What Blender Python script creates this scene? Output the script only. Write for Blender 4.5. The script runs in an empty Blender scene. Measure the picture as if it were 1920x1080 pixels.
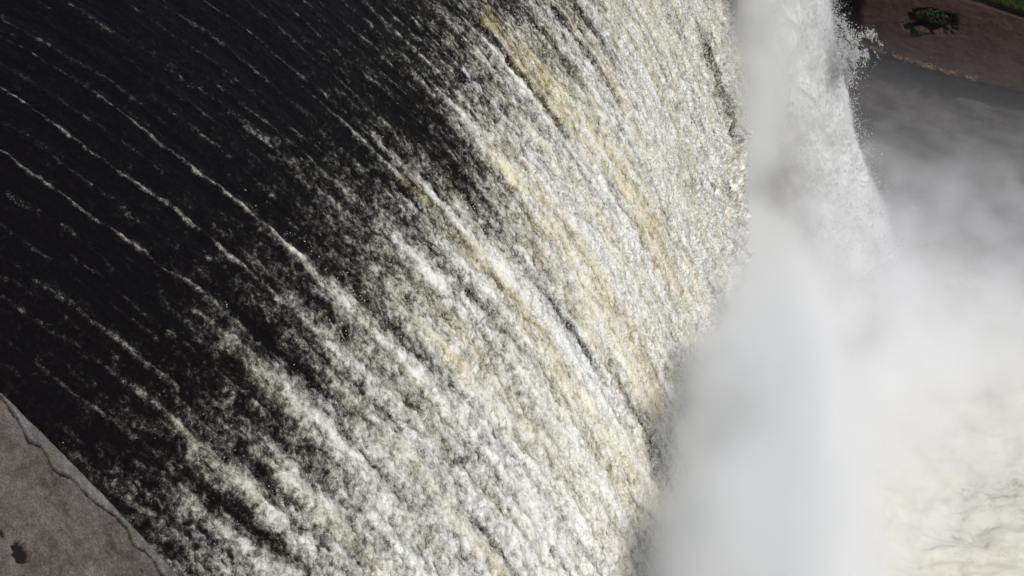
import bpy, bmesh, math
import numpy as np
from mathutils import Matrix, Vector

scene = bpy.context.scene
col = scene.collection

# ------------------------------------------------------------------ camera
cam_d = bpy.data.cameras.new('camera')
cam = bpy.data.objects.new('camera', cam_d)
col.objects.link(cam)
cam_d.sensor_width = 36.0
cam_d.lens = 36.0 * 2880.0 / 1920.0
cam_d.clip_start = 0.1
cam_d.clip_end = 2000.0
PITCH, YAW, ROLL = 0.525, 0.124, 0.014
_f = Vector((-math.sin(YAW) * math.cos(PITCH), math.cos(YAW) * math.cos(PITCH), -math.sin(PITCH)))
_r = Vector((math.cos(YAW), math.sin(YAW), 0.0))
_u = _r.cross(_f)
_r2 = _r * math.cos(ROLL) + _u * math.sin(ROLL)
_u2 = _u * math.cos(ROLL) - _r * math.sin(ROLL)
cam.matrix_world = Matrix(((_r2.x, _u2.x, -_f.x, 0.0), (_r2.y, _u2.y, -_f.y, 0.0),
                           (_r2.z, _u2.z, -_f.z, 40.0), (0, 0, 0, 1)))
scene.camera = cam

# ------------------------------------------------------------------ light
SUN_AZ = math.radians(140.0)      # from +Y towards +X
SUN_EL = math.radians(52.0)
world = bpy.data.worlds.new('World')
scene.world = world
world.use_nodes = True
wn = world.node_tree
for n in list(wn.nodes):
    wn.nodes.remove(n)
w_out = wn.nodes.new('ShaderNodeOutputWorld')
w_bg = wn.nodes.new('ShaderNodeBackground')
w_sky = wn.nodes.new('ShaderNodeTexSky')
w_sky.sky_type = 'NISHITA'
w_sky.sun_disc = False
w_sky.sun_elevation = SUN_EL
w_sky.sun_rotation = SUN_AZ
w_bg.inputs['Strength'].default_value = 0.09
wn.links.new(w_sky.outputs['Color'], w_bg.inputs['Color'])
wn.links.new(w_bg.outputs['Background'], w_out.inputs['Surface'])

sun_d = bpy.data.lights.new('sun', 'SUN')
sun_d.energy = 4.0
sun_d.angle = math.radians(0.6)
sun_d.color = (1.0, 0.965, 0.91)
sun = bpy.data.objects.new('sun', sun_d)
col.objects.link(sun)
_sd = Vector((math.sin(SUN_AZ) * math.cos(SUN_EL), math.cos(SUN_AZ) * math.cos(SUN_EL), math.sin(SUN_EL)))
sun.rotation_euler = _sd.to_track_quat('Z', 'Y').to_euler()
sun.location = (20, 20, 80)

vs = scene.view_settings
vs.view_transform = 'Standard'
vs.look = 'None'
vs.gamma = 1.0
vs.use_curve_mapping = False
vs.exposure = -0.28
scene.render.engine = 'CYCLES'
cy = scene.cycles
cy.max_bounces = 16
cy.diffuse_bounces = 3
cy.glossy_bounces = 2
cy.transmission_bounces = 2
cy.volume_bounces = 14
cy.transparent_max_bounces = 8
cy.volume_step_rate = 2.0
cy.use_denoising = True

# ------------------------------------------------------------------ noise
def _hash(*ints, seed=0):
    h = np.full(ints[0].shape, (seed * 2654435761 + 374761393) & 0xFFFFFFFF, dtype=np.uint32)
    for k, i in enumerate(ints):
        h ^= (i.astype(np.int64) & 0xFFFFFFFF).astype(np.uint32) * np.uint32((2246822519, 3266489917, 668265263)[k])
        h = (h ^ (h >> np.uint32(15))) * np.uint32(2246822519)
        h = (h ^ (h >> np.uint32(13))) * np.uint32(3266489917)
    return h ^ (h >> np.uint32(16))

def noise2(x, y, seed=0):
    """gradient noise, about -1..1"""
    xi, yi = np.floor(x), np.floor(y)
    fx, fy = (x - xi).astype(np.float32), (y - yi).astype(np.float32)
    xi, yi = xi.astype(np.int64), yi.astype(np.int64)
    u = fx * fx * fx * (fx * (fx * 6 - 15) + 10)
    v = fy * fy * fy * (fy * (fy * 6 - 15) + 10)
    def g(dx, dy):
        a = _hash(xi + dx, yi + dy, seed=seed).astype(np.float32) * np.float32(2 * math.pi / 2 ** 32)
        return np.cos(a) * (fx - dx) + np.sin(a) * (fy - dy)
    a = g(0, 0); b = g(1, 0); c = g(0, 1); d = g(1, 1)
    return 1.45 * ((a + u * (b - a)) + v * ((c + u * (d - c)) - (a + u * (b - a))))

def noise3(x, y, z, seed=0):
    xi, yi, zi = np.floor(x), np.floor(y), np.floor(z)
    fx, fy, fz = (x - xi).astype(np.float32), (y - yi).astype(np.float32), (z - zi).astype(np.float32)
    xi, yi, zi = xi.astype(np.int64), yi.astype(np.int64), zi.astype(np.int64)
    s = lambda t: t * t * t * (t * (t * 6 - 15) + 10)
    u, v, w = s(fx), s(fy), s(fz)
    def g(dx, dy, dz):
        h = _hash(xi + dx, yi + dy, zi + dz, seed=seed)
        gx = (h & np.uint32(1023)).astype(np.float32) / 511.5 - 1
        gy = ((h >> np.uint32(10)) & np.uint32(1023)).astype(np.float32) / 511.5 - 1
        gz = ((h >> np.uint32(20)) & np.uint32(1023)).astype(np.float32) / 511.5 - 1
        return gx * (fx - dx) + gy * (fy - dy) + gz * (fz - dz)
    l = lambda a, b, t: a + t * (b - a)
    return 1.3 * l(l(l(g(0, 0, 0), g(1, 0, 0), u), l(g(0, 1, 0), g(1, 1, 0), u), v),
                   l(l(g(0, 0, 1), g(1, 0, 1), u), l(g(0, 1, 1), g(1, 1, 1), u), v), w)

def fbm2(x, y, octv=4, seed=0, gain=0.55):
    t = 0; a = 1.0; n = 0
    for k in range(octv):
        t = t + a * noise2(x * 2.03 ** k + 17.3 * k, y * 2.03 ** k - 9.1 * k, seed + k)
        n += a; a *= gain
    return t / n

def fbm3(x, y, z, octv=4, seed=0, gain=0.55):
    t = 0; a = 1.0; n = 0
    for k in range(octv):
        q = 2.03 ** k
        t = t + a * noise3(x * q + 17.3 * k, y * q - 9.1 * k, z * q + 5.7 * k, seed + k)
        n += a; a *= gain
    return t / n

def sstep(a, b, x):
    t = np.clip((x - a) / (b - a), 0, 1)
    return t * t * (3 - 2 * t)

# ------------------------------------------------------------------ mesh helpers
def mesh_np(name, verts, faces, nper):
    """verts (n,3), faces (m,nper) -> mesh, fast"""
    me = bpy.data.meshes.new(name)
    verts = np.ascontiguousarray(verts, dtype=np.float32)
    faces = np.ascontiguousarray(faces, dtype=np.int32)
    me.vertices.add(len(verts))
    me.vertices.foreach_set('co', verts.ravel())
    if len(faces):
        me.loops.add(faces.size)
        me.loops.foreach_set('vertex_index', faces.ravel())
        me.polygons.add(len(faces))
        me.polygons.foreach_set('loop_start', np.arange(0, faces.size, nper, dtype=np.int32))
        me.polygons.foreach_set('loop_total', np.full(len(faces), nper, dtype=np.int32))
    me.update(calc_edges=True)
    return me

def grid_faces(n, m, wrap=False):
    i = np.arange(n - 1)[:, None]
    j = np.arange(m if wrap else m - 1)[None]
    j2 = (j + 1) % m
    return np.stack([i * m + j, (i + 1) * m + j, (i + 1) * m + j2, i * m + j2], -1).reshape(-1, 4)

def attr(me, name, arr):
    a = me.attributes.new(name, 'FLOAT', 'POINT')
    a.data.foreach_set('value', np.ascontiguousarray(arr, dtype=np.float32).ravel())

def attr_vec(me, name, arr):
    a = me.attributes.new(name, 'FLOAT_VECTOR', 'POINT')
    a.data.foreach_set('vector', np.ascontiguousarray(arr, dtype=np.float32).ravel())

def link(name, me, mat=None, parent=None, smooth=True):
    o = bpy.data.objects.new(name, me)
    col.objects.link(o)
    if mat:
        me.materials.append(mat)
    if smooth and len(me.polygons):
        me.polygons.foreach_set('use_smooth', np.ones(len(me.polygons), dtype=bool))
    if parent:
        o.parent = parent
    return o

def tag(o, label=None, cat=None, group=None, kind=None):
    if label: o['label'] = label
    if cat: o['category'] = cat
    if group: o['group'] = group
    if kind: o['kind'] = kind
    return o

# ------------------------------------------------------------------ material helpers
class NT:
    def __init__(self, name):
        self.m = bpy.data.materials.new(name)
        self.m.use_nodes = True
        self.t = self.m.node_tree
        for n in list(self.t.nodes):
            self.t.nodes.remove(n)
        self.out = self.t.nodes.new('ShaderNodeOutputMaterial')
    def n(self, typ, **kw):
        nd = self.t.nodes.new(typ)
        for k, v in kw.items():
            if k.startswith('i_'):
                nd.inputs[k[2:].replace('_', ' ')].default_value = v
            else:
                setattr(nd, k, v)
        return nd
    def l(self, a, b):
        self.t.links.new(a, b)
    def math(self, op, a, b=None, clamp=False):
        nd = self.n('ShaderNodeMath', operation=op, use_clamp=clamp)
        for i, v in enumerate((a, b)):
            if v is None: continue
            if isinstance(v, (int, float)): nd.inputs[i].default_value = v
            else: self.l(v, nd.inputs[i])
        return nd.outputs[0]
    def noise(self, vec, scale, detail=4, rough=0.6, dist=0.0):
        nd = self.n('ShaderNodeTexNoise')
        nd.inputs['Scale'].default_value = scale
        nd.inputs['Detail'].default_value = detail
        nd.inputs['Roughness'].default_value = rough
        nd.inputs['Distortion'].default_value = dist
        if vec is not None: self.l(vec, nd.inputs['Vector'])
        return nd.outputs['Fac']
    def ramp(self, fac, stops):
        nd = self.n('ShaderNodeValToRGB')
        e = nd.color_ramp.elements
        while len(e) < len(stops): e.new(0.5)
        for k, (p, c) in enumerate(stops):
            e[k].position = p
            e[k].color = (*c, 1) if len(c) == 3 else c
        self.l(fac, nd.inputs[0])
        return nd
    def mix(self, fac, a, b):
        nd = self.n('ShaderNodeMix', data_type='RGBA')
        for i, v in ((0, fac), (6, a), (7, b)):
            if isinstance(v, (int, float)): nd.inputs[i].default_value = v
            elif isinstance(v, tuple): nd.inputs[i].default_value = (*v, 1)
            else: self.l(v, nd.inputs[i])
        return nd.outputs[2]

def foam_water_material(name, white=(0.82, 0.815, 0.775), stretch=1.35, bump=0.04, rip=9.0, fine=30.0):
    """dark peaty water below, entrained bubbles, then white froth, by the thickness of froth at each spot"""
    k = NT(name)
    at_f = k.n('ShaderNodeAttribute', attribute_name='foam').outputs['Fac']
    at_t = k.n('ShaderNodeAttribute', attribute_name='tan').outputs['Fac']
    at_v = k.n('ShaderNodeAttribute', attribute_name='flow').outputs['Vector']
    mp = k.n('ShaderNodeMapping'); k.l(at_v, mp.inputs['Vector'])
    mp.inputs['Scale'].default_value = (stretch, 1, 1)
    v = mp.outputs['Vector']
    n0 = k.noise(v, fine * 0.075, 4, 0.6, 0.5)
    n1 = k.noise(v, fine * 0.26, 4, 0.65, 0.5)
    n2 = k.noise(v, fine, 4, 0.75, 0.7)
    f = k.math('ADD', at_f, k.math('MULTIPLY', k.math('SUBTRACT', n1, 0.5), 1.05))
    f = k.math('ADD', f, k.math('MULTIPLY', k.math('SUBTRACT', n0, 0.5), 1.0))
    f = k.math('ADD', f, k.math('MULTIPLY', k.math('SUBTRACT', n2, 0.5), 0.85), clamp=True)
    w = white
    r = k.ramp(f, [(0.0, (0.0048, 0.0038, 0.0042)), (0.22, (0.0095, 0.0080, 0.0080)), (0.39, (0.065, 0.063, 0.057)),
                   (0.57, (0.25, 0.245, 0.213)), (0.76, (0.53, 0.525, 0.475)), (1.0, white)])
    tn = k.ramp(f, [(0.0, (0.006, 0.0045, 0.003)), (0.24, (0.020, 0.015, 0.008)), (0.42, (0.095, 0.070, 0.034)),
                    (0.62, (0.275, 0.225, 0.112)), (0.82, (0.50, 0.43, 0.245)), (1.0, (0.70, 0.63, 0.42))])
    c = k.mix(at_t, r.outputs[0], tn.outputs[0])
    bs = k.n('ShaderNodeBsdfPrincipled')
    k.l(c, bs.inputs['Base Color'])
    rg = k.ramp(f, [(0.2, (0.30,) * 3), (0.5, (0.8,) * 3), (0.7, (1,) * 3)])
    k.l(rg.outputs[0], bs.inputs['Roughness'])
    sp = k.ramp(f, [(0.2, (0.025,) * 3), (0.55, (0.02,) * 3)])
    k.l(sp.outputs[0], bs.inputs['Specular IOR Level'])
    rp = k.noise(v, rip, 3, 0.55, 0.8)
    hgt = k.math('ADD', k.math('MULTIPLY', rp, 0.7), k.math('MULTIPLY', f, 1.0))
    bp = k.n('ShaderNodeBump')
    bp.inputs['Strength'].default_value = 0.55
    bp.inputs['Distance'].default_value = bump
    k.l(hgt, bp.inputs['Height'])
    k.l(bp.outputs[0], bs.inputs['Normal'])
    k.l(bs.outputs[0], k.out.inputs['Surface'])
    return k.m

M_water = foam_water_material('spillway_water')
M_pool = foam_water_material('pool_foam', white=(0.62, 0.61, 0.56), stretch=1.0, bump=0.06, rip=2.5, fine=5.0)

def spray_material():
    k = NT('spray')
    bs = k.n('ShaderNodeBsdfPrincipled')
    geo = k.n('ShaderNodeNewGeometry')
    n1 = k.noise(geo.outputs['Position'], 1.1, 4, 0.65, 0.5)
    r = k.ramp(n1, [(0.3, (0.84, 0.83, 0.80)), (0.55, (0.96, 0.96, 0.955))])
    k.l(r.outputs[0], bs.inputs['Base Color'])
    bs.inputs['Roughness'].default_value = 1.0
    bs.inputs['Specular IOR Level'].default_value = 0.1
    n2 = k.noise(geo.outputs['Position'], 4.5, 5, 0.72, 1.0)
    bp = k.n('ShaderNodeBump')
    bp.inputs['Strength'].default_value = 0.8
    bp.inputs['Distance'].default_value = 0.12
    k.l(n2, bp.inputs['Height'])
    k.l(bp.outputs[0], bs.inputs['Normal'])
    tr = k.n('ShaderNodeBsdfTranslucent')
    tr.inputs['Color'].default_value = (0.97, 0.97, 0.965, 1)
    mx = k.n('ShaderNodeMixShader')
    mx.inputs[0].default_value = 0.5
    k.l(bs.outputs[0], mx.inputs[1]); k.l(tr.outputs[0], mx.inputs[2])
    k.l(mx.outputs[0], k.out.inputs['Surface'])
    return k.m
M_spray = spray_material()

def mist_material():
    k = NT('mist')
    pv = k.n('ShaderNodeVolumePrincipled')
    pv.inputs['Color'].default_value = (0.995, 0.995, 0.998, 1)
    pv.inputs['Density'].default_value = 1.0
    pv.inputs['Anisotropy'].default_value = 0.0
    k.l(pv.outputs[0], k.out.inputs['Volume'])
    return k.m
M_mist = mist_material()

def rock_material(name, c1, c2, c3, scale=1.0, bump=0.08):
    k = NT(name)
    tc = k.n('ShaderNodeTexCoord').outputs['Object']
    n1 = k.noise(tc, 0.35 * scale, 5, 0.65, 0.4)
    n2 = k.noise(tc, 2.6 * scale, 6, 0.7, 0.3)
    n3 = k.noise(tc, 14.0 * scale, 5, 0.75)
    r = k.ramp(k.math('ADD', k.math('MULTIPLY', n1, 0.6), k.math('MULTIPLY', n2, 0.4)), [(0.36, c1), (0.5, c2), (0.64, c3)])
    dk = k.ramp(n3, [(0.36, (0.62,) * 3), (0.6, (1.1,) * 3)])
    mul = k.n('ShaderNodeMix', data_type='RGBA', blend_type='MULTIPLY')
    mul.inputs[0].default_value = 1.0
    k.l(r.outputs[0], mul.inputs[6]); k.l(dk.outputs[0], mul.inputs[7])
    bs = k.n('ShaderNodeBsdfPrincipled')
    k.l(mul.outputs[2], bs.inputs['Base Color'])
    bs.inputs['Roughness'].default_value = 0.9
    bs.inputs['Specular IOR Level'].default_value = 0.25
    bp = k.n('ShaderNodeBump')
    bp.inputs['Strength'].default_value = 0.7
    bp.inputs['Distance'].default_value = bump
    k.l(k.math('ADD', n2, k.math('MULTIPLY', n3, 0.4)), bp.inputs['Height'])
    k.l(bp.outputs[0], bs.inputs['Normal'])
    k.l(bs.outputs[0], k.out.inputs['Surface'])
    return k.m
M_concrete = rock_material('weathered_concrete', (0.105, 0.082, 0.074), (0.165, 0.140, 0.128), (0.225, 0.205, 0.195), 2.2, 0.012)
M_brown = rock_material('brown_stone', (0.036, 0.019, 0.016), (0.050, 0.028, 0.0235), (0.060, 0.041, 0.032), 1.0, 0.06)
M_dark = rock_material('wet_dark_rock', (0.04, 0.035, 0.035), (0.07, 0.06, 0.058), (0.10, 0.088, 0.08), 0.8, 0.15)
M_soil = rock_material('soil', (0.05, 0.05, 0.02), (0.07, 0.075, 0.025), (0.10, 0.10, 0.04), 2.0, 0.05)

def leaf_material(name, a, b):
    k = NT(name)
    oi = k.n('ShaderNodeNewGeometry')
    r = k.ramp(oi.outputs['Random Per Island'], [(0.0, a), (1.0, b)])
    bs = k.n('ShaderNodeBsdfPrincipled')
    k.l(r.outputs[0], bs.inputs['Base Color'])
    bs.inputs['Roughness'].default_value = 0.6
    tr = k.n('ShaderNodeBsdfTranslucent')
    k.l(r.outputs[0], tr.inputs['Color'])
    mx = k.n('ShaderNodeMixShader'); mx.inputs[0].default_value = 0.35
    k.l(bs.outputs[0], mx.inputs[1]); k.l(tr.outputs[0], mx.inputs[2])
    k.l(mx.outputs[0], k.out.inputs['Surface'])
    return k.m
M_leaf = leaf_material('leaves', (0.014, 0.028, 0.009), (0.04, 0.065, 0.02))
M_grass = leaf_material('grass', (0.03, 0.06, 0.014), (0.08, 0.11, 0.03))
M_dry = leaf_material('dry_grass', (0.20, 0.15, 0.08), (0.34, 0.27, 0.15))
M_bark = rock_material('twig', (0.05, 0.035, 0.025), (0.07, 0.05, 0.04), (0.09, 0.07, 0.05), 4.0, 0.01)

# ================================================================== the spillway
L0 = 26.036                                   # length of the curved face down to its lip
TH = np.array([0.5372, 0.7401, 0.9023, 1.0461, 1.1724, 1.2994])
XS, ZS = -12.216, 30.0
def theta(s):
    t = np.interp(s, np.linspace(0, L0, 6), TH)
    t = np.where(s < 0, np.clip(0.5372 + s * 0.045, 0.02, 1), t)
    return np.where(s > L0, 1.2994 + (math.pi / 2 + 0.02 - 1.2994) * sstep(L0, L0 + 0.7, s), t)
_sf = np.linspace(-30, 48, 7801)
_th = theta(_sf)
_dx, _dz = np.cos(_th) * 0.01, -np.sin(_th) * 0.01
_xf = np.concatenate([[0], np.cumsum((_dx[1:] + _dx[:-1]) / 2)])
_zf = np.concatenate([[0], np.cumsum((_dz[1:] + _dz[:-1]) / 2)])
_xf += XS - np.interp(0, _sf, _xf)
_zf += ZS - np.interp(0, _sf, _zf)
def surf(s):
    t = theta(s)
    return np.interp(s, _sf, _xf), np.interp(s, _sf, _zf), np.sin(t), np.cos(t)

Y0, Y1 = 13.0, 84.0
#  Y, start, end, half width, strength, wander, tan      -- ribbons and tongues of froth lying along the flow
STREAKS = [
    (24.55, -1.5, 6.2, 0.055, 0.80, 0.13, 0.0), (24.5, 5.4, 12.0, 0.26, 0.55, 0.12, 0.25), (25.15, -1.5, 2.6, 0.05, 0.50, 0.10, 0.0),
    (23.0, -1.5, 7.2, 0.055, 0.78, 0.15, 0.0), (23.1, 6.4, 11.0, 0.20, 0.40, 0.12, 0.1), (21.45, -1.5, 5.0, 0.055, 0.85, 0.17, 0.0),
    (20.95, 5.0, 10.5, 0.24, 0.75, 0.12, 0.30), (29.0, 0.0, 4.6, 0.06, 0.50, 0.12, 0.0), (29.9, 4.0, 6.6, 0.07, 0.50, 0.10, 0.0),
    (25.6, 2.0, 5.4, 0.08, 0.45, 0.10, 0.0), (27.0, 1.0, 6.0, 0.06, 0.42, 0.15, 0.0), (26.3, -1.0, 4.0, 0.05, 0.38, 0.12, 0.0),
    (19.2, 1.5, 5.2, 0.06, 0.45, 0.14, 0.0), (18.45, 1.5, 5.8, 0.06, 0.45, 0.14, 0.0), (20.2, 2.0, 6.0, 0.05, 0.35, 0.16, 0.0),
    (18.35, 5.4, 9.5, 0.26, 0.50, 0.16, 0.30), (17.3, 6.2, 11.0, 0.25, 0.45, 0.12, 0.1), (19.5, 6.0, 10.0, 0.2, 0.5, 0.15, 0.15),
    (32.5, 2.0, 6.5, 0.06, 0.42, 0.15, 0.0), (31.3, 1.5, 6.5, 0.06, 0.42, 0.15, 0.0), (33.9, 3.0, 8.0, 0.07, 0.40, 0.15, 0.0),
    (35.6, 3.5, 8.0, 0.08, 0.42, 0.18, 0.0), (37.0, 4.0, 9.0, 0.08, 0.42, 0.18, 0.0), (38.6, 4.5, 9.0, 0.10, 0.42, 0.18, 0.0),
    (30.45, 6.3, 13.0, 0.20, 0.70, 0.10, 0.10), (30.0, 7.2, 18.0, 0.45, 0.22, 0.15, 0.8), (29.3, 7.8, 12.0, 0.25, 0.40, 0.12, 0.2),
    (27.7, 7.8, 10.5, 0.28, 0.60, 0.12, 0.0), (26.05, 8.0, 13.5, 0.26, 0.50, 0.10, 0.7), (31.0, 9.0, 20.0, 0.28, 0.35, 0.12, 0.0),
    (34.8, 7.6, 12.0, 0.35, 0.50, 0.15, 0.15), (34.7, 9.0, 24.0, 0.95, 0.18, 0.2, 0.8), (41.2, 7.4, 15.0, 1.1, 0.14, 0.2, 0.95),
    (42.3, 12.0, 23.0, 1.25, 0.12, 0.2, 0.95), (41.9, 7.6, 16.0, 0.14, 0.65, 0.12, 0.1), (39.6, 7.2, 12.0, 0.16, 0.60, 0.12, 0.0),
    (38.0, 9.0, 16.0, 0.4, 0.35, 0.15, 0.0), (36.3, 9.5, 22.0, 0.35, 0.35, 0.15, 0.0), (30.2, 14.0, 24.0, 0.35, 0.30, 0.12, 0.60),
    (22.2, -1.5, 4.5, 0.04, 0.40, 0.14, 0.0), (23.8, -1.5, 4.0, 0.04, 0.38, 0.14, 0.0), (20.7, -1.0, 4.6, 0.04, 0.40, 0.14, 0.0),
    (19.8, -0.5, 4.6, 0.04, 0.36, 0.14, 0.0), (26.9, -1.5, 2.6, 0.05, 0.42, 0.14, 0.0), (28.2, -0.5, 5.0, 0.05, 0.40, 0.14, 0.0),
    (30.3, 0.5, 5.0, 0.05, 0.42, 0.14, 0.0), (27.6, 2.5, 7.0, 0.05, 0.42, 0.14, 0.0), (33.2, 2.5, 7.0, 0.05, 0.42, 0.14, 0.0),
    (34.8, 2.5, 7.5, 0.05, 0.40, 0.14, 0.0), (36.3, 3.5, 8.0, 0.06, 0.40, 0.14, 0.0), (17.7, 2.0, 6.0, 0.04, 0.40, 0.12, 0.0),
    (37.6, 14.0, 25.0, 0.5, 0.2, 0.2, 0.35), (46.0, 12.0, 25.0, 0.5, 0.15, 0.2, 0.3), (23.6, 11.0, 18.0, 0.3, 0.2, 0.2, 0.3),
]
#  Y, start, end, half width, strength              -- channels where the dark water shows
CHANNELS = [
    (31.9, 11.8, 16.0, 0.20, 0.40), (32.6, 15.0, 22.0, 0.34, 0.55), (22.55, 11.2, 14.5, 0.13, 0.45), (40.15, 7.0, 13.0, 0.22, 0.38),
    (32.3, 6.0, 11.0, 0.7, 0.30), (33.6, 6.0, 10.5, 0.6, 0.30), (65.5, 18.5, 25.5, 1.6, 0.50), (52.0, 24.0, 26.0, 1.0, 0.55),
    (28.6, 8.5, 12.5, 0.14, 0.30), (25.2, 8.0, 12.0, 0.25, 0.25), (21.8, 5.5, 9.0, 0.3, 0.30), (19.0, 6.4, 9.0, 0.2, 0.35),
    (17.9, 6.5, 9.0, 0.22, 0.40), (46.5, 9.5, 15.0, 0.35, 0.35), (48.8, 10.0, 14.0, 0.4, 0.30), (44.0, 8.5, 12.5, 0.3, 0.35),
    (58.0, 22.5, 25.8, 0.9, 0.35), (46.0, 23.0, 25.8, 0.7, 0.30), (61.0, 15.0, 19.0, 0.7, 0.25), (24.2, 14.0, 19.0, 0.16, 0.30),
]

for _k in range(22):                              # many faint hair lines over the dark upper face
    _y = 17.2 + 0.93 * _k + 0.31 * math.sin(_k * 2.7)
    _a = -2.0 + 0.10 * max(_y - 24, 0) + 0.8 * math.sin(_k * 1.9)
    STREAKS.append((_y, _a, _a + 4.5 + 1.5 * math.sin(_k * 4.1), 0.03, 0.34, 0.10, 0.0))

def froth(S, Y):
    """thickness of froth and share of peat-stained water, by place on the face"""
    wob = 0.20 * noise2(S / 2.3, Y / 1.3, 11) + 0.07 * noise2(S / 0.6, Y / 0.45, 12) + 0.03 * noise2(S / 0.22, Y / 0.2, 13)
    Yw = Y + wob * 0.6
    big = fbm2(S / 7.0, Yw / 0.9, 4, 21)
    mid = fbm2(S / 1.0, Yw / 0.6, 4, 31)
    sml = fbm2(S / 0.22, Yw / 0.27, 4, 41)
    fil = fbm2(S / 4.5, (Y + 0.35 * wob) / 0.34, 3, 22)
    inc = 6.2 - 0.6 * sstep(20.5, 17.0, Y) + 0.9 * noise2(Y / 2.6, Y * 0 + 3.3, 51) + 1.3 * big + 0.042 * np.maximum(Y - 30, 0)
    rise = 0.55 * sstep(-2.4, 3.8, S - inc) + 0.45 * sstep(0.0, 8.5, S - inc)
    c = -0.09 + 0.97 * rise + 0.12 * sstep(1.0, 7.0, S) * (1 - rise)
    c = c + (0.26 * big) * sstep(0.0, 8.0, S) + fil * (0.10 + 0.13 * sstep(1.0, 8.0, S)) + mid * (0.05 + 0.16 * sstep(3.0, 9.5, S)) + sml * (0.03 + 0.25 * sstep(3.0, 10.0, S))
    c = c + 0.20 * fbm2(S / 1.0, Yw / 1.5, 3, 45) * sstep(34, 48, Y) * rise - 0.05 * sstep(40, 60, Y)
    tn = np.clip(0.22 * rise + 0.85 * fbm2(S / 9.0, Y / 1.1, 3, 71) * rise, 0, 0.6)
    for (y, a, b, w, k, wd, tt) in STREAKS:
        m = (np.abs(Y - y) < w * 3.2 + wd * 2 + 0.3)
        if not m.any(): continue
        s_, y_ = S[m], Y[m]
        cy_ = y + (wd if w > 0.12 else 0.6 * wd) * noise2(s_ / 1.6 + y * 3, s_ * 0 + y, 61) + 0.35 * wd * noise2(s_ / 0.42 + y, s_ * 0 + y, 62) + 0.18 * wd * noise2(s_ / 0.13 + y, y_ / 0.2, 67)
        wv = (w + (0.035 if w > 0.12 else 0.008)) * (0.75 + 0.5 * noise2(s_ / 0.8 + 7 * y, s_ * 0 + y, 63)) * (0.55 + 0.9 * sstep(a, a + 0.5 * (b - a), s_))
        g = np.exp(-((y_ - cy_ + 0.5 * wob[m]) / np.maximum(wv, 0.02)) ** 2)
        e = sstep(a, a + (0.4 if w > 0.12 else 1.2), s_) * (1 - sstep(b - 0.3 * (b - a), b + (0 if w > 0.12 else 2.5), s_))
        br = (0.8 if w > 0.12 else 1.0) + (0.6 if w > 0.12 else 0.3) * noise2(s_ / 0.7 - y, y_ / 0.3, 64)
        c[m] += k * g * e * br * (0.52 if w > 0.12 else 0.63)
        tn[m] = np.maximum(tn[m], tt * np.exp(-((y_ - cy_) / (wv * 1.25)) ** 4) * sstep(a, a + 0.8, s_) * (1 - sstep(b - 0.5 * (b - a), b, s_))
                           * np.clip(0.75 + 0.8 * noise2(s_ / 1.1, y_ / 0.4, 65), 0, 1))
    for (y, a, b, w, k) in CHANNELS:
        cy_ = y + 0.12 * noise2(S / 1.9 + y, S * 0 + y, 66)
        g = np.exp(-((Yw - cy_) / w) ** 2)
        c -= k * g * sstep(a, a + 1.2, S) * (1 - sstep(b - 1.5, b, S)) * (0.8 + 0.5 * mid)
    return c, tn, big, mid, sml, rise

def spillway_water():
    s = np.concatenate([np.linspace(-29, -2.5, 60)[:-1], np.linspace(-2.5, 8, 330)[:-1], np.linspace(8, L0 - 0.6, 470)[:-1],
                        np.linspace(L0 - 0.6, L0 + 0.8, 40)[:-1], np.linspace(L0 + 0.8, 44.4, 50)])
    y = Y0 * (Y1 / Y0) ** np.linspace(0, 1, 800)
    S, Y = np.meshgrid(s, y, indexing='ij')
    shp = S.shape
    S, Y = S.ravel(), Y.ravel()
    c, tn, big, mid, sml, rise = froth(S, Y)
    x, z, nx, nz = surf(S)
    tiny = fbm2(S / 0.09, Y / 0.11, 2, 81)
    cc = np.clip(c, 0, 1)
    h = 0.03 * big + 0.035 * mid + 0.012 * tiny
    h += rise * (0.09 * fbm2(S / 1.1, Y / 1.1, 3, 91) + 0.06 * mid + 0.045 * sml + 0.03 * tiny) * (1 + 1.2 * sstep(14, 25, S)) + 0.055 * cc
    h += sstep(19, 25.5, S) * 0.95 * fbm2(S / 1.2, Y / 1.6, 5, 95)
    V = np.stack([x + nx * h, Y, z + nz * h], -1)
    me = mesh_np('spillway_water', V, grid_faces(*shp)[:, ::-1], 4)
    attr(me, 'foam', c + 0.16 * tiny * sstep(2, 9, S))
    attr(me, 'tan', tn)
    attr_vec(me, 'flow', np.stack([S, Y, 0 * S], -1))
    o = link('spillway_water', me, M_water)
    tag(o, 'dark water breaking into white froth down the curved spillway', 'water', kind='structure')
spillway_water()

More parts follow.
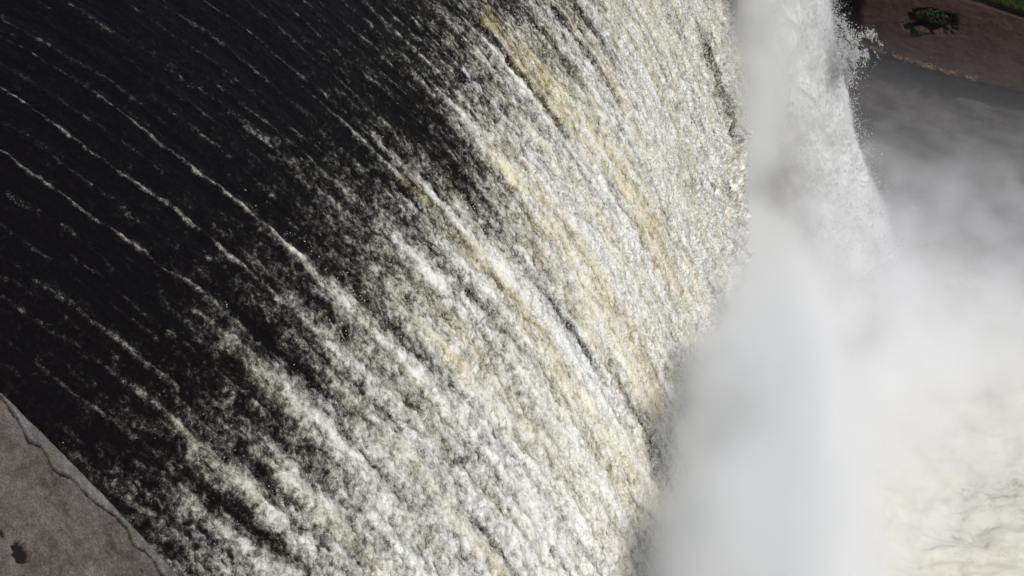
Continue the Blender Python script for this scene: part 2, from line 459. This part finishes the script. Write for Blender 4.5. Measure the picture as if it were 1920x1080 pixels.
# ------------------------------------------------------------------ plunge pool
POOL_Z = -8.0
def pool():
    x = np.concatenate([np.linspace(2.0, 34, 330)[:-1], np.linspace(34, 120, 40)])
    y = np.concatenate([np.linspace(10, 50, 60)[:-1], np.linspace(50, 108, 420)])
    X, Y = np.meshgrid(x, y, indexing='ij')
    shp = X.shape
    X, Y = X.ravel(), Y.ravel()
    wx = X + 1.5 * fbm2(X / 5, Y / 5, 3, 101); wy = Y + 1.5 * fbm2(X / 5 + 40, Y / 5, 3, 102)
    b = fbm2(wx / 6, wy / 6, 4, 103)
    m = fbm2(wx / 1.8, wy / 1.8, 5, 104)
    rid = 1 - np.abs(fbm2(wx / 2.6, wy / 2.6, 4, 105)) * 2
    near = sstep(34, 8, X)
    h = near * (1.1 * b + 0.5 * m + 0.12 * rid) + 0.15 * b
    me = mesh_np('plunge_pool', np.stack([X, Y, POOL_Z + h], -1), grid_faces(*shp), 4)
    attr(me, 'foam', 1.12 + 0.12 * b + 0.20 * m + 0.04 * rid - 0.5 * (1 - near) - 0.8 * sstep(78, 94, Y + 3 * b))
    attr(me, 'tan', np.clip(0.22 + 0.4 * b - 0.2 * m, 0, 0.6))
    attr_vec(me, 'flow', np.stack([X, Y, h], -1))
    tag(link('plunge_pool', me, M_pool), 'churning cream foam of the plunge pool below the falls', 'water', kind='structure')
pool()

# ------------------------------------------------------------------ leaping jet of white water at the far end
def jet_path(t):
    """t 0..1 -> centre X, Z, half thickness, half width (along Y)"""
    z = 24.0 - 31.5 * t
    x = np.interp(z, [-8, -2, 3, 8, 13, 18, 24], [10.4, 8.5, 6.7, 5.2, 4.1, 3.2, 2.4])
    hx = np.interp(z, [-8, -2, 3, 9, 13, 24], [4.0, 3.4, 2.75, 2.55, 2.4, 1.9])
    return x, z, hx, 6.0 + 1.5 * t
JET_Y = 82.0
def jet():
    n, m = 440, 460
    t = np.linspace(0, 1, n)[:, None] + np.zeros((1, m))
    a = np.linspace(0, 2 * math.pi, m, endpoint=False)[None] + np.zeros((n, 1))
    t, a = t.ravel(), a.ravel()
    cx, cz, hx, hy = jet_path(t)
    ux, uy = np.cos(a), np.sin(a)
    px, py = cx + hx * ux, JET_Y + hy * uy
    zz = cz * 0.55
    d = 0.75 * fbm3(px / 3.0, py / 3.0, zz / 3.0, 3, 201) + 0.62 * (1 - 2 * np.abs(fbm3(px / 1.2, py / 1.2, zz / 1.2, 3, 202))) \
        + 0.30 * fbm3(px / 0.42, py / 0.42, zz / 0.42, 4, 203)
    hx, hy = hx * 0.78, hy - 0.95
    V = np.stack([cx + (hx + d) * ux, JET_Y + (hy + d) * uy, cz + 0.3 * d], -1)
    me = mesh_np('falling_jet', V, grid_faces(n, m, True), 4)
    o = link('falling_jet', me, M_spray)
    tag(o, 'bright white jet of broken water leaping off the far end', 'water jet', kind='stuff')
    return V
JV = jet()

def droplets(name, P, size, label, seed, cat='spray'):
    """a cloud of small water drops, each a little four-sided solid"""
    rng = np.random.default_rng(seed)
    n = len(P)
    base = np.array([(1, 1, 1), (1, -1, -1), (-1, 1, -1), (-1, -1, 1)], dtype=np.float32) / 1.7
    jit = base[None] * (0.5 + rng.random((n, 4, 1)).astype(np.float32)) + rng.normal(size=(n, 4, 3)).astype(np.float32) * 0.25
    V = P[:, None] + jit * size[:, None, None]
    F = np.array([(0, 1, 2), (0, 3, 1), (0, 2, 3), (1, 3, 2)])[None] + 4 * np.arange(n)[:, None, None]
    me = mesh_np(name, V.reshape(-1, 3), F.reshape(-1, 3), 3)
    return tag(link(name, me, M_spray, smooth=False), label, cat, kind='stuff')

def jet_spray():
    rng = np.random.default_rng(5)
    n = 230000
    t = rng.random(n) ** 0.9
    a = rng.uniform(0, 2 * math.pi, n)
    right = rng.random(n) < 0.55
    a = np.where(right, rng.normal(-0.7, 0.9, n), a)
    cx, cz, hx, hy = jet_path(t)
    off = rng.exponential(0.5, n) + 0.02
    px, py, pz = cx + (hx + off) * np.cos(a), JET_Y + (hy + off) * np.sin(a), cz + rng.normal(0, .2, n)
    cl = fbm3(px / 1.3, py / 1.3, pz / 1.3, 4, 211)
    keep = (cl + 0.30 - 0.26 * off > rng.random(n) * 0.5) & (pz > -7)
    P = np.stack([px, py, pz], -1)[keep]
    # a burst of drops flung out to the right near the top
    k = 30000
    u = rng.random(k)
    bx = 7.2 + 2.1 * u + rng.normal(0, 0.25, k); bz = 11.2 - 0.9 * np.sin(u * 3) + rng.normal(0, 0.55, k) * (1.15 - u) - 0.3 * u
    by = 79 + rng.normal(0, 1.0, k)
    c2 = fbm3(bx / 0.5, by / 2.0, bz / 0.5, 5, 212, 0.7)
    kk = c2 > 0.05 + 0.15 * u
    P = np.concatenate([P, np.stack([bx, by, bz], -1)[kk]])
    k = 30000
    u = rng.random(k)
    bx = 7.4 + 1.5 * u + rng.normal(0, 0.25, k); bz = 9.6 - 0.4 * u + rng.normal(0, 0.5, k) * (1.1 - u)
    by = 79 + rng.normal(0, 1.0, k)
    c2 = fbm3(bx / 0.5, by / 2.0, bz / 0.5, 5, 213, 0.7)
    kk = c2 > 0.0 + 0.2 * u
    P = np.concatenate([P, np.stack([bx, by, bz], -1)[kk]])
    droplets('jet_spray', P, 0.011 + 0.034 * rng.random(len(P)) ** 2.5, 'loose white drops torn off the edge of the far jet', 6)
jet_spray()

def face_spray():
    rng = np.random.default_rng(15)
    n = 130000
    S = rng.uniform(4.5, L0 + 0.2, n)
    Y = Y0 * (Y1 / Y0) ** rng.random(n)
    c, tn, big, mid, sml, rise = froth(S, Y)
    keep = c + 0.2 * rng.normal(size=n) > 0.72
    S, Y, c, rise, mid, sml, big = S[keep], Y[keep], c[keep], rise[keep], mid[keep], sml[keep], big[keep]
    x, z, nx, nz = surf(S)
    h = 0.26 * np.clip(c, 0, 1) + 0.06 + rng.exponential(0.07, len(S))
    P = np.stack([x + nx * h, Y, z + nz * h], -1)
    droplets('face_spray', P, (0.006 + 0.016 * rng.random(len(P)) ** 2) * (Y / 28), 'fine white drops flung up from the froth of the spillway', 16)
face_spray()

# ------------------------------------------------------------------ mist rising from the plunge pool
def mist_density(X, Y, Z):
    wx = 1.6 * fbm3(X / 6, Y / 6, Z / 6, 2, 301); wz = 1.6 * fbm3(X / 6 + 30, Y / 6, Z / 6, 2, 302)
    n = fbm3((X + wx) / 5.0, (Y + wz) / 5.0, (Z + wz) / 4.0, 4, 303)
    nf = fbm3((X + wx) / 2.4, (Y + wz) / 2.4, (Z + wz) / 2.0, 3, 304, 0.62)
    wd = np.interp(Y, [22, 35, 48, 60, 72, 90], [2.6, 3.2, 6.0, 7.6, 10.5, 14.0])
    jit = (4.5 * n + 4.0 * nf) * np.maximum(wd / 7.0, 0.75)
    dxm = np.where(X > 2.5, np.maximum(X - 2.5 + jit * sstep(2.5, 4.0, X), 0), X - 2.5)
    top = np.interp(Y, [62, 76], [-9.5, -5.5]) + np.interp(Y, [62, 76], [23.0, 19.5]) * np.exp(-(dxm / np.where(X > 2.5, wd, 6.0)) ** 2) * np.interp(Y, [22, 30, 42, 55, 68, 80, 90, 105], [1.36, 1.34, 1.04, 0.80, 0.56, 0.28, 0.06, 0.0])
    top = top + 3.4 * n + 3.2 * nf
    d = 1 / (1 + np.exp(-(top - Z) / 0.6))
    dens = 0.75 * d * np.clip(0.65 + 1.8 * n + 1.5 * nf, 0.03, 2.4) * np.interp(Y, [30, 45, 70, 90], [2.4, 2.0, 1.0, 0.3]) * (0.12 + 0.88 * np.exp(-(np.maximum(dxm - 0.5, 0) / np.interp(Y, [22, 35, 50, 64, 76], [1.6, 2.0, 5.0, 8.0, 30.0])) ** 2))
    dens = dens + 0.42 * np.exp(-((X - 2.9) / 1.3) ** 2 - ((Y - 73) / 6.5) ** 2 - ((Z - 10.5) / 5.0) ** 2) * np.clip(0.7 + 1.2 * n + 1.6 * nf, 0, 2.2)
    # thin veil over the far channel
    veil = 0.034 * sstep(6, -6, Z) * np.clip(0.7 + 1.4 * n, 0, 2) * (0.35 + 0.65 * sstep(58, 80, Y))
    dens = dens + veil
    # keep clear of the spillway face itself
    zs_ = np.interp(X, _xf[:5400], _zf[:5400], right=-50)
    dens *= sstep(0.0, 1.5, Z - zs_)
    e = sstep(0, 3, X + 4) * sstep(0, 4, Y - 22) * sstep(0, 3, 106 - Y) * sstep(0, 6, 40 - X) * sstep(0, 2, 22 - Z)
    return dens * e

def volume_object(name, label, cat, dens_fn, lo, hi, st):
    lo, hi = np.array(lo), np.array(hi)
    nx, ny, nz = [int(v) for v in np.ceil((hi - lo) / st)]
    X, Y, Z = np.meshgrid(np.linspace(lo[0], hi[0], nx), np.linspace(lo[1], hi[1], ny), np.linspace(lo[2], hi[2], nz), indexing='ij')
    D = dens_fn(X.ravel(), Y.ravel(), Z.ravel())
    D = np.where(D < 0.0015, 0, D)
    me = bpy.data.meshes.new(name)
    me.vertices.add(nx * ny * nz)
    me.vertices.foreach_set('co', np.stack([X, Y, Z], -1).astype(np.float32).ravel())
    attr(me, 'thickness', D)
    o = link(name, me, M_mist)
    tag(o, label, cat, kind='stuff')
    ng = bpy.data.node_groups.new(name + '_volume', 'GeometryNodeTree')
    ng.interface.new_socket('Geometry', in_out='INPUT', socket_type='NodeSocketGeometry')
    ng.interface.new_socket('Geometry', in_out='OUTPUT', socket_type='NodeSocketGeometry')
    N, Lk = ng.nodes.new, ng.links.new
    gi, go = N('NodeGroupInput'), N('NodeGroupOutput')
    pos = N('GeometryNodeInputPosition')
    sub = N('ShaderNodeVectorMath'); sub.operation = 'SUBTRACT'; sub.inputs[1].default_value = lo
    Lk(pos.outputs[0], sub.inputs[0])
    div = N('ShaderNodeVectorMath'); div.operation = 'DIVIDE'
    div.inputs[1].default_value = [(hi[i] - lo[i]) / ((nx, ny, nz)[i] - 1) for i in range(3)]
    Lk(sub.outputs[0], div.inputs[0])
    add = N('ShaderNodeVectorMath'); add.operation = 'ADD'; add.inputs[1].default_value = (0.5, 0.5, 0.5)
    Lk(div.outputs[0], add.inputs[0])
    fl = N('ShaderNodeVectorMath'); fl.operation = 'FLOOR'; Lk(add.outputs[0], fl.inputs[0])
    mxm = N('ShaderNodeVectorMath'); mxm.operation = 'MAXIMUM'; Lk(fl.outputs[0], mxm.inputs[0])
    mnm = N('ShaderNodeVectorMath'); mnm.operation = 'MINIMUM'; mnm.inputs[1].default_value = (nx - 1, ny - 1, nz - 1)
    Lk(mxm.outputs[0], mnm.inputs[0])
    sp = N('ShaderNodeSeparateXYZ'); Lk(mnm.outputs[0], sp.inputs[0])
    def imul(sock, k):
        c = N('FunctionNodeFloatToInt'); c.rounding_mode = 'ROUND'; Lk(sock, c.inputs[0])
        m_ = N('FunctionNodeIntegerMath'); m_.operation = 'MULTIPLY'; m_.inputs[1].default_value = k
        Lk(c.outputs[0], m_.inputs[0]); return m_.outputs[0]
    def iadd(a, b):
        m_ = N('FunctionNodeIntegerMath'); m_.operation = 'ADD'
        Lk(a, m_.inputs[0]); Lk(b, m_.inputs[1]); return m_.outputs[0]
    idx = iadd(iadd(imul(sp.outputs[0], ny * nz), imul(sp.outputs[1], nz)), imul(sp.outputs[2], 1))
    na = N('GeometryNodeInputNamedAttribute'); na.data_type = 'FLOAT'; na.inputs['Name'].default_value = 'thickness'
    si = N('GeometryNodeSampleIndex'); si.data_type = 'FLOAT'; si.domain = 'POINT'; si.clamp = True
    Lk(gi.outputs[0], si.inputs['Geometry']); Lk(na.outputs[0], si.inputs['Value']); Lk(idx, si.inputs['Index'])
    vc = N('GeometryNodeVolumeCube')
    Lk(si.outputs[0], vc.inputs['Density'])
    vc.inputs['Min'].default_value = lo; vc.inputs['Max'].default_value = hi
    vc.inputs['Resolution X'].default_value = nx; vc.inputs['Resolution Y'].default_value = ny; vc.inputs['Resolution Z'].default_value = nz
    sm = N('GeometryNodeSetMaterial'); sm.inputs['Material'].default_value = M_mist
    Lk(vc.outputs[0], sm.inputs['Geometry']); Lk(sm.outputs[0], go.inputs[0])
    md = o.modifiers.new(name + '_volume', 'NODES'); md.node_group = ng

def jet_density(X, Y, Z):
    t = (24.0 - Z) / 31.5
    cx, _, hx, hy = jet_path(t)
    wv = 0.5 * fbm3(X / 1.6, Y / 1.6, Z / 2.4, 3, 321)
    n = fbm3(X / 1.5, Y / 1.5, Z / 2.6, 5, 322, 0.66)
    r = np.hypot((X - cx + 0.25) / (hx + 0.4), (Y - JET_Y) / (hy + 0.3)) + 0.36 * n + 0.12 * wv
    d = 1 - sstep(0.84, 1.05, r)
    d = 4.5 * d * np.clip(0.55 + 1.9 * n, 0.05, 2.4)
    return d * sstep(-7.5, -5, Z) * sstep(24, 23, Z)

volume_object('mist', 'white mist billowing up from the plunge pool', 'mist', mist_density, (-4.0, 22.0, -8.5), (40.0, 106.0, 22.0), 0.37)
volume_object('jet_mist', 'dense white spray wrapped round the leaping far jet', 'spray', jet_density, (0.0, 73.0, -7.5), (15.5, 91.0, 24.0), 0.17)

# ================================================================== concrete training wall beside the camera
WD = np.array([0.59814, 0.0, -0.80139]); WN = np.array([0.80139, 0.0, 0.59814]); WO = np.array([-8.29, 0.0, 29.22])
CRACK = [(-0.6, 14.97), (-0.2, 14.96), (0.09, 14.94), (0.28, 14.89), (0.44, 14.86), (0.57, 14.80), (0.7, 14.72), (0.84, 14.82), (0.99, 14.78), (1.16, 14.69),
         (1.33, 14.76), (1.49, 14.82), (1.67, 14.81), (1.83, 14.82), (2.02, 14.85), (2.21, 14.91), (2.41, 14.91), (2.66, 14.79),
         (2.9, 14.86), (3.06, 14.84), (3.19, 14.77), (3.6, 14.8), (4.2, 14.7)]
CRACK_W = [.006, .006, .008, .010, .010, .008, .034, .016, .016, .024, .010, .012, .016, .015, .010, .008, .022, .009, .010, .008, .008, .008, .008]
def edge_y(a):
    return 15.0 + 0.03 * np.sin(np.clip((a + 0.1) / 3.6, 0, 1) * math.pi) + 0.012 * noise2(a / 0.35, a * 0, 401) + 0.006 * noise2(a / 0.08, a * 0, 402)
def concrete_wall():
    root = bpy.data.objects.new('training_wall', None)
    col.objects.link(root)
    root.location = (-8.29, 11.0, 22.0)
    tag(root, 'weathered grey-brown concrete wall top with a long crack beside the spillway', 'wall', kind='thing')
    a = np.concatenate([np.linspace(-9, -0.8, 80)[:-1], np.linspace(-0.8, 4.3, 360)[:-1], np.linspace(4.3, 14, 90)])
    v = np.concatenate([np.linspace(0, 0.62, 18)[:-1], np.linspace(0.62, 0.975, 180)[:-1], np.linspace(0.975, 1, 34)])
    A, Vv = np.meshgrid(a, v, indexing='ij')
    shp = A.shape
    A, Vv = A.ravel(), Vv.ravel()
    ye = edge_y(A)
    Y = 9.0 + (ye - 9.0) * Vv
    h = 0.016 * fbm2(A / 0.9, Y / 0.9, 4, 411) + 0.006 * fbm2(A / 0.12, Y / 0.12, 3, 412)
    # rounded arris
    e = np.clip((0.05 - (ye - Y)) / 0.05, 0, 1)
    h -= 0.05 * (1 - np.sqrt(np.clip(1 - e ** 2, 0, 1)))
    # crack: a groove down along the edge
    best = np.full(A.shape, 9.0); wid = np.full(A.shape, 0.01)
    Aw = A + 0.02 * noise2(A / 0.11, Y / 0.11, 413); Yw = Y + 0.028 * noise2(A / 0.11 + 9, Y / 0.11, 414) + 0.012 * noise2(A / 0.04, Y / 0.04, 415)
    for i in range(len(CRACK) - 1):
        (a0, y0), (a1, y1) = CRACK[i], CRACK[i + 1]
        t = np.clip(((Aw - a0) * (a1 - a0) + (Yw - y0) * (y1 - y0)) / ((a1 - a0) ** 2 + (y1 - y0) ** 2), 0, 1)
        d = np.hypot(Aw - a0 - t * (a1 - a0), Yw - y0 - t * (y1 - y0))
        w = 0.8 * (CRACK_W[i] + t * (CRACK_W[i + 1] - CRACK_W[i]))
        b = d - w < best - wid
        best = np.where(b, d, best); wid = np.where(b, w, wid)
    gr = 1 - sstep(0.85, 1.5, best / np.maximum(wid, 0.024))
    h -= 0.05 * gr + 0.012 * (1 - sstep(0, 0.06, best))
    under = 0.0 * gr
    recess_shade = gr.copy()  # painted shade: mask for near-black colour in the crack and pockets
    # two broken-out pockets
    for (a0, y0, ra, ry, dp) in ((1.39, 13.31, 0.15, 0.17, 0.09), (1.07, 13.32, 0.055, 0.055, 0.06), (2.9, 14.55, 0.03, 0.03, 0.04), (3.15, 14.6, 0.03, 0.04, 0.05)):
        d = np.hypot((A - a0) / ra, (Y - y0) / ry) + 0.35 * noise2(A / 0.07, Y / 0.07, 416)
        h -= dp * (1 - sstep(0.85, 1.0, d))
        recess_shade = np.maximum(recess_shade, 1 - sstep(0.8, 0.95, d))
    P = WO[None] + WD[None] * A[:, None] + WN[None] * h[:, None]
    P[:, 1] = Y + under
    # side of the crack next to the water is paler, worn
    ci = np.interp(A, [c[0] for c in CRACK], [c[1] for c in CRACK])
    F = grid_faces(*shp)
    o_loc = np.array(root.location)
    me = mesh_np('wall_top', P - o_loc, F, 4)
    attr(me, 'edge', sstep(-0.02, 0.03, Y - ci + 0.03 * noise2(A / 0.2, Y / 0.2, 417)))
    attr(me, 'recess_shade', recess_shade)
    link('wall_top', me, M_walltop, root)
    # inner face down to the spillway bed and the outer face
    a2 = np.linspace(-9, 14, 120)
    for nm, yy, flip in (('inner_face', None, False), ('outer_face', 9.0, True)):
        top = WO[None] + WD[None] * a2[:, None] - WN[None] * 0.05
        top[:, 1] = edge_y(a2) if yy is None else yy
        rows = []
        for q in np.linspace(0, 9, 24):
            r_ = top.copy(); r_[:, 2] -= q
            r_[:, 1] += 0.02 * noise2(a2 / 0.8, a2 * 0 + q, 418) if q > 0 else 0
            rows.append(r_)
        P2 = np.stack(rows, 0).reshape(-1, 3)
        F2 = grid_faces(24, 120)
        me = mesh_np(nm, P2 - o_loc, F2 if flip else F2[:, ::-1], 4)
        link(nm, me, M_concrete, root)

def walltop_material():
    k = NT('wall_top_concrete')
    tc = k.n('ShaderNodeTexCoord').outputs['Object']
    e = k.n('ShaderNodeAttribute', attribute_name='edge').outputs['Fac']
    n1 = k.noise(tc, 1.6, 6, 0.68, 0.5); n2 = k.noise(tc, 7.0, 6, 0.72, 0.3); n3 = k.noise(tc, 38.0, 5, 0.75)
    f = k.math('ADD', k.math('MULTIPLY', n1, 0.55), k.math('MULTIPLY', n2, 0.45))
    r = k.ramp(f, [(0.38, (0.047, 0.036, 0.030)), (0.46, (0.082, 0.066, 0.057)), (0.53, (0.114, 0.097, 0.085)), (0.58, (0.125, 0.111, 0.099)), (0.64, (0.17, 0.162, 0.155))])
    re = k.ramp(f, [(0.36, (0.08, 0.07, 0.055)), (0.5, (0.12, 0.11, 0.098)), (0.62, (0.18, 0.172, 0.165))])
    c = k.mix(e, r.outputs[0], re.outputs[0])
    sp = k.ramp(n3, [(0.36, (0.55,) * 3), (0.62, (1.45,) * 3)])
    mul = k.n('ShaderNodeMix', data_type='RGBA', blend_type='MULTIPLY'); mul.inputs[0].default_value = 1.0
    k.l(c, mul.inputs[6]); k.l(sp.outputs[0], mul.inputs[7])
    bs = k.n('ShaderNodeBsdfPrincipled')
    shade_ = k.n('ShaderNodeAttribute', attribute_name='recess_shade').outputs['Fac']  # shade of the crack and pockets, put into the base colour
    k.l(k.mix(shade_, mul.outputs[2], (0.010, 0.008, 0.0065)), bs.inputs['Base Color'])
    bs.inputs['Roughness'].default_value = 0.9; bs.inputs['Specular IOR Level'].default_value = 0.25
    bp = k.n('ShaderNodeBump'); bp.inputs['Strength'].default_value = 0.6; bp.inputs['Distance'].default_value = 0.01
    k.l(k.math('ADD', n2, k.math('MULTIPLY', n3, 0.5)), bp.inputs['Height']); k.l(bp.outputs[0], bs.inputs['Normal'])
    k.l(bs.outputs[0], k.out.inputs['Surface'])
    return k.m
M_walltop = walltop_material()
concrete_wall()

# ================================================================== far bank
def bank_y(x):
    return np.maximum(103.7 - 0.35 * (x - 11.0), 84.0)
def bank_top(x):
    return np.interp(x, [8, 10.5, 15.1, 18.5, 21.2, 40, 120], [6.9, 6.65, 6.33, 5.85, 5.35, 3.0, 1.0])
def bank_foot(x):
    return np.interp(x, [8, 11.58, 15.9, 20.7, 40, 120], [1.8, 1.28, 0.57, 0.2, -2.0, -5.0])

def far_bank():
    # dark wet rock falling to the water
    x = np.linspace(-30, 120, 420); t = np.linspace(0, 1, 80)
    X, T = np.meshgrid(x, t, indexing='ij'); shp = X.shape
    X, T = X.ravel(), T.ravel()
    ztop = bank_foot(np.maximum(X, 8)) + np.where(X < 10.5, 6 * sstep(10.8, 10.0, X), 0) - 0.02
    Z = ztop + (-10 - ztop) * T
    Y = bank_y(X) + 0.9 - 1.5 * T + 1.0 * fbm3(X / 4, T * 3, Z / 3, 5, 501) + np.where(X < 10.6, 2.0, 0.0)
    me = mesh_np('lower_bank', np.stack([X, Y, Z], -1), grid_faces(*shp)[:, ::-1], 4)
    tag(link('lower_bank', me, M_dark), 'dark wet rock of the far bank below the brown wall', 'rock', kind='structure')
    # grassy ground on top, on to the horizon
    x = np.concatenate([np.linspace(-400, -30, 20)[:-1], np.linspace(-30, 120, 200)[:-1], np.linspace(120, 900, 20)])
    y = np.concatenate([np.linspace(0, 26, 50)[:-1], np.linspace(26, 1100, 30)])
    X, Y = np.meshgrid(x, y, indexing='ij'); shp = X.shape
    X, Y = X.ravel(), Y.ravel()
    D = Y; Y = bank_y(X) + 0.5 + D
    Z = bank_top(X) + 0.02 + 0.16 * D * np.exp(-D / 120) + 0.3 * fbm2(X / 6, Y / 6, 3, 511) * sstep(0, 4, D)
    me = mesh_np('bank_ground', np.stack([X, Y, Z], -1), grid_faces(*shp), 4)
    tag(link('bank_ground', me, M_soil), 'grassy ground on top of the far bank', 'ground', kind='structure')
    # grass tufts
    rng = np.random.default_rng(31)
    n = 26000
    gx = rng.uniform(14, 32, n); gd = rng.exponential(2.2, n) - 0.1; gy = bank_y(gx) + 0.5 + gd
    gz = bank_top(gx) + 0.16 * gd
    blades('bank_grass', np.stack([gx, gy, gz], -1), 0.22, 0.5, 0.02, rng, M_grass, 'green grass along the top of the far bank', 'grass')

def blades(name, P, h0, h1, w, rng, mat, label, cat, lean=0.35):
    n = len(P)
    a = rng.uniform(0, 2 * math.pi, n); hh = rng.uniform(h0, h1, n)
    dx, dy = np.cos(a) * w, np.sin(a) * w
    lx, ly = rng.normal(0, lean, n) * hh, rng.normal(0, lean, n) * hh
    V = np.stack([P + np.stack([-dx, -dy, 0 * a], -1), P + np.stack([dx, dy, 0 * a], -1),
                  P + np.stack([lx * .4 + dx * .6, ly * .4 + dy * .6, hh * .6], -1), P + np.stack([lx, ly, hh * .95], -1)], 1)
    F = np.arange(4 * n).reshape(n, 4)
    me = mesh_np(name, V.reshape(-1, 3), F, 4)
    return tag(link(name, me, mat, smooth=False), label, cat, kind='stuff')

def brown_wall():
    x = np.concatenate([np.linspace(10.6, 30, 360)[:-1], np.linspace(30, 120, 80)])
    t = np.linspace(0, 1, 110)
    X, T = np.meshgrid(x, t, indexing='ij'); shp = X.shape
    X, T = X.ravel(), T.ravel()
    zt, zb = bank_top(X), bank_foot(X) + 0.10 * fbm2(X / 1.2, X * 0, 4, 521)
    Z = zt + (zb - zt) * T
    Y = bank_y(X) + 0.4 - 0.5 * T
    # rounded left end
    r = np.clip((11.5 - X) / 0.9, 0, 1)
    Y = Y + 1.6 * (1 - np.sqrt(np.clip(1 - r ** 2, 0, 1)))
    Y = Y + 0.22 * fbm3(X / 3, Y / 3, Z / 2, 5, 522) + 0.05 * fbm3(X / .5, Y / .5, Z / .35, 3, 523)
    # hollow where a shrub grows
    d = np.hypot((X - 15.65) / 1.75, (Z - (3.65 + 0.05 * (X - 15.65))) / 0.95) + 0.4 * fbm2(X / .8, Z / .8, 4, 524)
    Y = Y + 0.8 * (1 - sstep(0.55, 1.1, d))
    # dark capping course just under the turf
    Y = Y + 0.35 * (1 - sstep(0.06, 0.10, T))
    me = mesh_np('brown_wall', np.stack([X, Y, Z], -1), grid_faces(*shp)[:, ::-1], 4)
    root = link('stone_wall', me, M_brown)
    tag(root, 'brown stone retaining wall of the far bank behind the mist', 'wall', kind='thing')
    # underside of the wall's foot
    xb = x
    zb = bank_foot(xb) + 0.10 * fbm2(xb / 1.2, xb * 0, 4, 521)
    A = np.stack([xb, bank_y(xb) - 0.1, zb], -1); B = np.stack([xb, bank_y(xb) + 1.2, zb - 0.1], -1)
    me = mesh_np('foot_ledge', np.stack([A, B], 0).reshape(-1, 3), grid_faces(2, len(xb))[:, ::-1], 4)
    link('foot_ledge', me, M_dark, root)
    rng = np.random.default_rng(41)
    n = 700
    gx = rng.uniform(11.2, 19, n); gx = gx[noise2(gx / 0.8, gx * 0, 531) > -0.1]
    P = np.stack([gx, bank_y(gx) - 0.18 + rng.normal(0, .06, len(gx)), bank_foot(gx) + rng.normal(0, 0.08, len(gx))], -1)
    blades('dry_grass', P, 0.10, 0.26, 0.015, rng, M_dry, 'dry pale grass hanging along the foot of the brown wall', 'grass', 1.2)

def shrub():
    root = bpy.data.objects.new('shrub', None); col.objects.link(root)
    root.location = (15.75, 102.5, 3.72)
    tag(root, 'dark green shrub growing in a hollow of the brown wall', 'shrub')
    rng = np.random.default_rng(51)
    cl = [(-0.75, -0.2, 0.45, 0.35), (-0.25, -0.3, 0.55, 0.42), (0.3, -0.35, 0.5, 0.45), (0.8, -0.25, 0.38, 0.4), (1.1, -0.1, 0.1, 0.3), (0.1, -0.4, 0.25, 0.35), (0.55, -0.4, 0.15, 0.32)]
    Ps = []
    for (x, y, z, r) in cl:
        n = int(1500 * r)
        p = rng.normal(size=(n, 3)); p /= np.linalg.norm(p, axis=1)[:, None]
        p *= (r * rng.random(n)[:, None] ** 0.4) * np.array([1.15, .8, .8])
        Ps.append(p + (x, y, z))
    P = np.concatenate(Ps); n = len(P)
    u = rng.normal(size=(n, 3)); u /= np.linalg.norm(u, axis=1)[:, None]
    w = np.cross(u, rng.normal(size=(n, 3))); w /= np.linalg.norm(w, axis=1)[:, None]
    l = rng.uniform(.05, .11, n)[:, None]
    V = np.stack([P - u * l, P + w * l * .45, P + u * l, P - w * l * .45], 1)
    me = mesh_np('foliage', V.reshape(-1, 3), np.arange(4 * n).reshape(n, 4), 4)
    f = link('foliage', me, M_leaf, root, smooth=False)
    f['kind'] = 'stuff'
    for k, (x, y, z, r) in enumerate(cl):
        bm = bmesh.new()
        a, b = Vector((0.15 * x, 0.5, -0.25)), Vector((x, y, z + 0.1))
        ring = []
        for q in range(5):
            t = q / 4; c = a.lerp(b, t) + Vector((0, 0, 0.12 * math.sin(t * 3.1)))
            rr = 0.035 * (1 - 0.8 * t)
            ring.append([bm.verts.new(c + Vector((math.cos(j * 1.2566) * rr, math.sin(j * 1.2566) * rr, 0))) for j in range(5)])
        for q in range(4):
            for j in range(5):
                bm.faces.new((ring[q][j], ring[q][(j + 1) % 5], ring[q + 1][(j + 1) % 5], ring[q + 1][j]))
        me = bpy.data.meshes.new('stem'); bm.to_mesh(me); bm.free()
        link('stem', me, M_bark, root)

def boulder(loc, r, seed, label):
    bm = bmesh.new()
    bmesh.ops.create_icosphere(bm, subdivisions=4, radius=1.0)
    V = np.array([v.co for v in bm.verts])
    d = 0.7 * fbm3(V[:, 0] * 1.6, V[:, 1] * 1.6, V[:, 2] * 1.6, 5, seed, 0.65)
    for v, q in zip(bm.verts, d):
        v.co = Vector((v.co.x * r[0], v.co.y * r[1], v.co.z * r[2])) * (1 + q)
    me = bpy.data.meshes.new('boulder'); bm.to_mesh(me); bm.free()
    o = link('boulder', me, M_brown)
    o.location = loc
    tag(o, label, 'boulder', kind='thing')

far_bank()
brown_wall()
shrub()
boulder((15.2, 102.6, 3.02), (0.62, 0.5, 0.36), 601, 'pale brown boulder lying under the shrub in the wall hollow')
boulder((16.25, 102.4, 3.0), (0.42, 0.4, 0.28), 602, 'small round boulder right of the larger one under the shrub')
